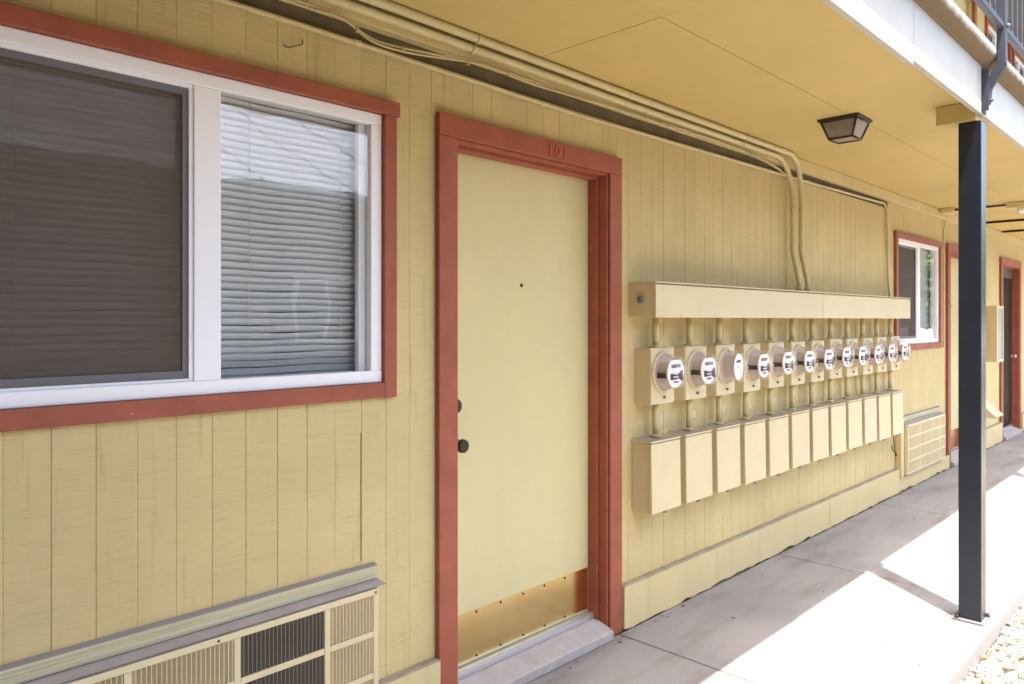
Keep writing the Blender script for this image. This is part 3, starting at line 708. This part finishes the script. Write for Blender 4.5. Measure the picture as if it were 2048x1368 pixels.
big_conduit(4.715, -0.060, 2.484, 'lower of the two thick tan conduits bending down to the trough', 0.28, 0.0)
big_conduit(4.842, -0.090, 2.5125, 'upper thick tan conduit hugging the ceiling, bending down to the trough', 0.29, 0.0)
t = thing('thin_conduit', 'thin tan conduit clipped along the wall above door and window, dropping behind the trough end', 'conduit', (6.6, -0.015, 1.66))
pth = [(X0, -.0135, 2.39), (-1, -.0135, 2.394), (1.2, -.0135, 2.393), (2.6, -.0135, 2.378), (4.0, -.0135, 2.392), (5.2, -.0135, 2.404), (6.0, -.0135, 2.416), (6.50, -.0135, 2.424)]
pth += arc((6.50, -.0135, 2.334), 0.09, math.pi / 2, 0, (1, 0, 0), (0, 0, 1), 8)[1:] + [(6.592, -.015, 2.1), (6.596, -.02, 1.8), (6.6, -.03, 1.653)]
part(MB().tube(pth, 0.0085, 12), 'pipe', M['conduit'], t)
for x, z in ((0.2, 2.393), (1.423, 2.3918), (2.344, 2.3805), (2.69, 2.3787), (3.62, 2.3885), (5.02, 2.4025), (5.55, 2.410), (6.45, 2.4235)):
    part(MB().lathe([(0.0095, -.016), (0.0108, -.014), (0.0108, .014), (0.0095, .016)], (x, -.0135, z), 'x', 12), 'coupling', M['conduit'], t)
part(MB().lathe([(0.0108, -.016), (0.0108, .016)], (6.593, -.016, 2.06), 'z', 12), 'coupling', M['conduit'], t)
t = thing('cable_bundle', 'thin painted cables tied loosely under the thick conduits', 'cable', (3, -.05, 2.44))
W = [(-2, -.06, 2.45), (0.6, -.06, 2.45), (1.175, -.05, 2.449), (1.354, -.052, 2.434), (1.49, -.05, 2.402), (1.80, -.05, 2.428), (2.057, -.05, 2.444), (2.35, -.05, 2.441), (2.88, -.05, 2.447), (3.3, -.05, 2.452), (3.55, -.05, 2.455), (4.12, -.05, 2.448), (4.45, -.046, 2.424), (4.62, -.040, 2.39)]
def spline(P, n=6):
    P = [Vector(p) for p in P]; out = []
    for i in range(len(P) - 1):
        a, b, c, d = P[max(i - 1, 0)], P[i], P[i + 1], P[min(i + 2, len(P) - 1)]
        for k in range(n):
            u = k / n; out.append(0.5 * ((2 * b) + (c - a) * u + (2 * a - 5 * b + 4 * c - d) * u * u + (3 * b - a - 3 * c + d) * u ** 3))
    return out + [P[-1]]
wv = spline(W)
part(MB().tube(wv, 0.0042, 6), 'strand', M['conduit'], t)
part(MB().tube([p + Vector((0, -.004 + .004 * math.sin(i * .7), -.008 + .006 * math.sin(i * .43))) for i, p in enumerate(wv)], 0.0036, 6), 'strand', M['conduit'], t)
for i in (20, 26, 32, 37, 52, 66):
    part(MB().lathe([(0.011, -.003), (0.011, .003)], tuple(wv[i] + Vector((0, 0, -.004))), 'x', 8), 'cable_tie', M['conduit'], t)
tag(part(MB().tube(spline([(1.16, -.006, 2.318), (1.175, -.014, 2.312), (1.20, -.016, 2.324), (1.222, -.012, 2.336), (1.226, -.004, 2.352)]), 0.0022, 6), 'bent_wire', M['dullbrown']), 'short bent wire stub stuck out of the siding above the large window', 'wire')
tag(part(MB().tube(spline([(6.745, -.012, 0.52), (6.742, -.02, 0.42), (6.748, -.03, 0.33), (6.70, -.05, 0.36), (6.63, -.045, 0.395), (6.655, -.03, 0.43)]), 0.005, 6), 'loose_cable', M['dullbrown']), 'dark loose cable end curling from the wall beside the last breaker box', 'cable')
tag(part(MB().tube(spline([(8.22, -.05, 2.528), (8.225, -.03, 2.44), (8.23, -.012, 2.36), (8.235, -.008, 2.16), (8.24, -.008, 1.2)]), 0.006, 6), 'wall_cable', M['conduit']), 'thin tan cable running down the wall right of the small far window', 'cable')

# ------------------------------------------------------------------ ceiling lamp and far fittings
LX, LY = 4.075, -0.610
t = thing('ceiling_lantern', 'dark bronze ceiling lantern with frosted panes under the deck', 'lamp', (LX, LY, 2.40))
part(MB().box(LX - .105, LX + .105, LY - .105, LY + .105, ZS - .014, ZS - .0005), 'ceiling_plate', M['bronze'], t, bev=0.003)
def ring(z, h): return [(LX + sx_ * h, LY + sy_ * h, z) for sx_, sy_ in ((-1, -1), (1, -1), (1, 1), (-1, 1))]
T, Bt = ring(ZS - .016, .090), ring(ZS - .104, .060)
fr = MB()
for i in range(4):
    j = (i + 1) % 4
    fr.tube([T[i], Bt[i]], .006, 6); fr.tube([T[i], T[j]], .006, 6); fr.tube([Bt[i], Bt[j]], .006, 6)
part(fr, 'cage', M['bronze'], t)
for i in range(4):
    j = (i + 1) % 4
    part(MB().quad(T[i], T[j], Bt[j], Bt[i]), 'pane', M['frost'], t, fixn=False)
part(MB().quad(*Bt), 'pane', M['frost'], t, fixn=False)
part(MB().lathe([(.012, 0), (.026, .02), (.030, .04), (.022, .06), (.012, .075)], (LX, LY, ZS - .095), 'z', 14), 'bulb', M['face'], t)
t = thing('far_ceiling_fitting', 'small boxed ceiling light on a surface conduit, right of the black post', 'lamp', (8.02, -.64, 2.45), 'far ceiling light boxes')
part(MB().box(7.96, 8.08, -0.76, -0.58, ZS - .05, ZS - .001), 'housing', M['paint'], t, bev=0.004)
part(MB().lathe([(.035, 0), (.045, -.02), (.02, -.05)], (8.02, -.70, ZS - .051), 'z', 14), 'bulb', M['face'], t)
part(MB().tube([(8.02, -.575, ZS - .015), (8.02, -.16, ZS - .015)], .010, 8), 'surface_conduit', M['bronze'], t)
part(MB().box(7.94, 8.10, -0.16, -0.06, ZS - .045, ZS - .001), 'junction_box', M['paint'], t, bev=0.004)
for x, y0, y1 in ((9.35, -.10, -1.1), (10.45, -.06, -1.1)):
    tag(part(MB().tube([(x, y0, ZS - .012), (x, y1, ZS - .012)], .012, 8), 'ceiling_conduit', M['bronze']), 'dark conduit crossing the soffit ' + ('just past the boxed light' if x < 10 else 'near the barred far door'), 'conduit')
# cabinet and hood on the far wall
t = thing('extinguisher_cabinet', 'tan wall cabinet with pale glazed front beside the barred far door', 'cabinet', (9.66, 0, 1.01))
part(MB().box(9.50, 9.81, -0.19, -0.002, 1.01, 1.625), 'body', M['paint'], t, bev=0.004)
part(MB().box(9.50, 9.81, -0.202, -0.1905, 1.01, 1.04).box(9.50, 9.81, -0.202, -0.1905, 1.595, 1.625).box(9.50, 9.53, -0.202, -0.1905, 1.04, 1.595).box(9.78, 9.81, -0.202, -0.1905, 1.04, 1.595), 'door_frame', M['metal'], t)
part(MB().quad((9.53, -.194, 1.04), (9.78, -.194, 1.04), (9.78, -.194, 1.595), (9.53, -.194, 1.595)), 'glazing', M['lcd'], t)
t = thing('vent_hood', 'sloping cream metal vent hood low on the far wall', 'vent hood', (9.63, 0, 0.41))
part(MB().prism([(-.002, .60), (-.002, .575), (-.195, .405), (-.205, .418)], 9.46, 9.80, 'x'), 'sloped_cover', M['metal'], t)
for q in (9.463, 9.791): part(MB().prism([(-.002, .574), (-.193, .405), (-.19, .400), (-.002, .41)], q, q + .005, 'x'), 'side_cheek', M['metal'], t)

# ------------------------------------------------------------------ posts and railing
def post(x, label):
    y = -1.168; h = 0.049
    t = thing('support_post', label, 'post', (x, y, 0), 'dark posts carrying the deck')
    part(MB().box(x - h, x + h, y - h, y + h, 0.012, 2.435), 'shaft', M['black'], t, bev=0.005)
    bp = part(MB().box(x - .068, x + .068, y - .062, y + .075, 0.0005, 0.012), 'base_plate', M['plate'], t, bev=0.002)
    for sx_, sy_ in ((-1, 1), (1, 1), (1, -1)):
        part(MB().lathe([(.011, 0), (.011, .010), (.006, .012), (.006, .018)], (x + sx_ * .058, y + sy_ * .054, .0122), 'z', 6, smooth=False), 'anchor_bolt', M['bronze'], bp)
    part(MB().box(x - .060, x + .060, y - .030, y + .145, 2.4355, ZS - .0005), 'cap_block', M['soffit'], t, bev=0.004)
    return t
post(4.212, 'dark charcoal square post standing at the outer edge of the walkway')
post(8.02, 'next dark square post farther along the walkway')
def railing():
    y = -1.292
    t = thing('balcony_railing', 'slate grey metal railing with thin bars along the upper deck', 'railing', (4.2, y, 2.46))
    for x in (0.4, 4.212, 8.02, 11.83, 15.6):
        p = [(x, FY - .018, 2.53), (x, FY - .030, 2.58), (x, y + .004, 2.66), (x, y, 2.70), (x, y, 3.88)]
        o = part(MB().prism([(FY - .030, 2.515), (FY - .006, 2.515), (FY - .006, 2.60), (y + .018, 2.705), (y + .020, 3.88), (y - .020, 3.88), (y - .020, 2.695), (FY - .036, 2.585)], x - .020, x + .020, 'x'), 'post', M['rail'], t, bev=0.004)
        part(MB().box(x - .036, x + .036, FY - .0055, FY - .0005, 2.475, 2.688), 'mounting_plate', M['rail'], o, bev=0.001)
        part(MB().box(x - .033, x - .026, FY - .03, FY - .0058, 2.48, 2.68), 'bracket', M['rail'], o)
        part(MB().lathe([(.010, 0), (.010, .008), (.005, .012)], (x + .004, FY - .031, 2.535), 'y', 6, smooth=False), 'bolt', M['plate'], o)
        part(MB().lathe([(.010, 0), (.010, .010), (.005, .014)], (x - .0, y - .0205, 2.875), 'y', 8), 'bolt', M['plate'], o)
    for a, b in ((X0, .38), (.42, 4.19), (4.234, 7.998), (8.042, 11.81), (11.85, 15.58), (15.62, X1)):
        part(MB().box(a, b, y - .014, y + .014, 2.862, 2.888), 'bottom_rail', M['rail'], t, bev=0.002)
        part(MB().box(a, b, y - .014, y + .014, 3.80, 3.83), 'top_rail', M['rail'], t, bev=0.002)
    bmesh_ = None; x = -1.9
    while x < 13:
        if min(abs(x - q) for q in (0.4, 4.212, 8.02, 11.83)) > .05:
            if bmesh_ is None:
                bmesh_ = MB().box(-.0075, .0075, -.0075, .0075, 0, .911).mesh('baluster', M['rail'])
            o = bpy.data.objects.new('baluster', bmesh_); col.objects.link(o); o.parent = t; o.location = (x - 4.2, 0, 2.8885 - 2.46)
        x += .1145
railing()

# ------------------------------------------------------------------ across the court: what the windows mirror
ob = thing('opposite_building', 'low grey building with pale ribbed metal roof across the gravel court', 'building', (5, -9.5, -0.1))
part(MB().box(-8, 16, -15, -9.4, -.1, 3.55), 'wall', M['oppwall'], ob)
rf = part(MB().prism([(-8.7, 3.50), (-8.7, 3.62), (-14.0, 6.3), (-15.6, 6.0), (-15.6, 3.5)], -8.6, 16.6, 'x'), 'roof', M['roof'], ob)
ribm = MB().prism([(0.0, .0), (0.0, .05), (-5.3, 2.73), (-5.3, 2.68)], -.03, .03, 'x').mesh('roof_rib', M['roof'])
for i in range(15):
    o = bpy.data.objects.new('roof_rib', ribm); col.objects.link(o); o.parent = rf; o.location = (-8.2 + i * 1.72, -8.70, 3.621)
    o.location = Vector((-8.2 + i * 1.72, -8.70, 3.621)) - Vector(ob.location)
for x in (-5, -1.5, 2.5, 6.5, 10.5, 13.5):
    o = part(MB().box(x, x + 1.3, -9.399, -9.36, 1.1, 2.2), 'window', M['white'], ob)
    part(MB().box(x + .06, x + .62, -9.359, -9.355, 1.16, 2.14).box(x + .68, x + 1.24, -9.359, -9.355, 1.16, 2.14), 'pane', M['oppdark'], o)
part(MB().prism([(5.82, 3.5), (5.96, 3.5), (6.03, -.1), (5.75, -.1)], -8.85, -8.72, 'y'), 'porch_post', M['oppdark'], ob)
def tree(x, y, h, crown_r, crown_z, label, seed, r0=.13, nl=5200):
    rd = random.Random(seed)
    t = thing('court_tree', label, 'tree', (x, y, -.1), 'trees in the court')
    tk = MB(); top = Vector((x + rd.uniform(-.3, .3), y, h * .72))
    tk.tube([(x, y, -.12), (x + .02, y, h * .25), (x - .03, y + .03, h * .5), tuple(top)], [r0 * 1.25, r0, r0 * .75, r0 * .4], 10)
    cl = []
    for i in range(9):
        an = i * 2.4 + rd.random(); p0 = Vector((x, y, h * (.38 + .035 * i))); q = Vector((x + math.cos(an) * crown_r * rd.uniform(.5, .85), y + math.sin(an) * crown_r * rd.uniform(.5, .85), crown_z + rd.uniform(-.35, .5) * crown_r))
        tk.tube([tuple(p0), tuple((p0 + q) / 2 + Vector((0, 0, .15))), tuple(q)], [r0 * .4, r0 * .25, r0 * .08], 6); cl.append(q)
    part(tk, 'trunk', M['bark'], t)
    for i in range(22): cl.append(Vector((x + rd.gauss(0, .45) * crown_r, y + rd.gauss(0, .45) * crown_r, crown_z + rd.gauss(0, .36) * crown_r)))
    V = []; F = []
    for i in range(nl):
        c = rd.choice(cl); p = c + Vector((rd.gauss(0, .22), rd.gauss(0, .22), rd.gauss(0, .17))) * crown_r
        s = rd.uniform(.035, .075); a = Vector((rd.gauss(0, 1), rd.gauss(0, 1), rd.gauss(0, 1))).normalized(); b = a.orthogonal().normalized()
        n_ = len(V); V += [tuple(p - a * s * 1.4), tuple(p + b * s * .6), tuple(p + a * s * 1.4), tuple(p - b * s * .6)]; F.append((n_, n_ + 1, n_ + 2, n_ + 3))
    me = bpy.data.meshes.new('crown'); me.from_pydata([(v[0] - x, v[1] - y, v[2] + .1) for v in V], [], F); me.materials.append(M['leaf']); me.update()
    o = bpy.data.objects.new('crown', me); col.objects.link(o); o.parent = t
tree(21.0, -4.6, 5.0, 1.7, 2.8, 'leafy low tree mirrored in the small far window, nearest', 4)
tree(26.0, -6.6, 6.0, 2.1, 3.3, 'broad leafy tree mirrored in the small far window, middle', 5)
tree(31.0, -6.0, 6.0, 2.2, 3.4, 'large leafy tree mirrored in the small far window, farthest', 6)

# ------------------------------------------------------------------ small litter on the walkway
rl = random.Random(21); lt = MB()
for i in range(70):
    if i < 46: x, y = rl.uniform(2.3, 8.0), -0.05 - abs(rl.gauss(0, .035))
    else: x, y = rl.uniform(2.2, 7.0), rl.uniform(-1.2, -.08)
    a = rl.uniform(0, 6.28); L = rl.uniform(.006, .016); W_ = L * rl.uniform(.15, .5); u = Vector((math.cos(a), math.sin(a), 0)); v = Vector((-math.sin(a), math.cos(a), 0)); c = Vector((x, y, .0015))
    lt.quad(tuple(c - u * L), tuple(c + v * W_ + Vector((0, 0, rl.uniform(.001, .005)))), tuple(c + u * L + Vector((0, 0, rl.uniform(0, .004)))), tuple(c - v * W_ + Vector((0, 0, .001))))
M['litter'] = painted('dry_litter', srgb(96, 74, 54), 0.9, 0.3, scale=40)
tag(part(lt, 'leaf_litter', M['litter'], fixn=False), 'dry leaf crumbs scattered along the foot of the wall', 'litter', kind='stuff')
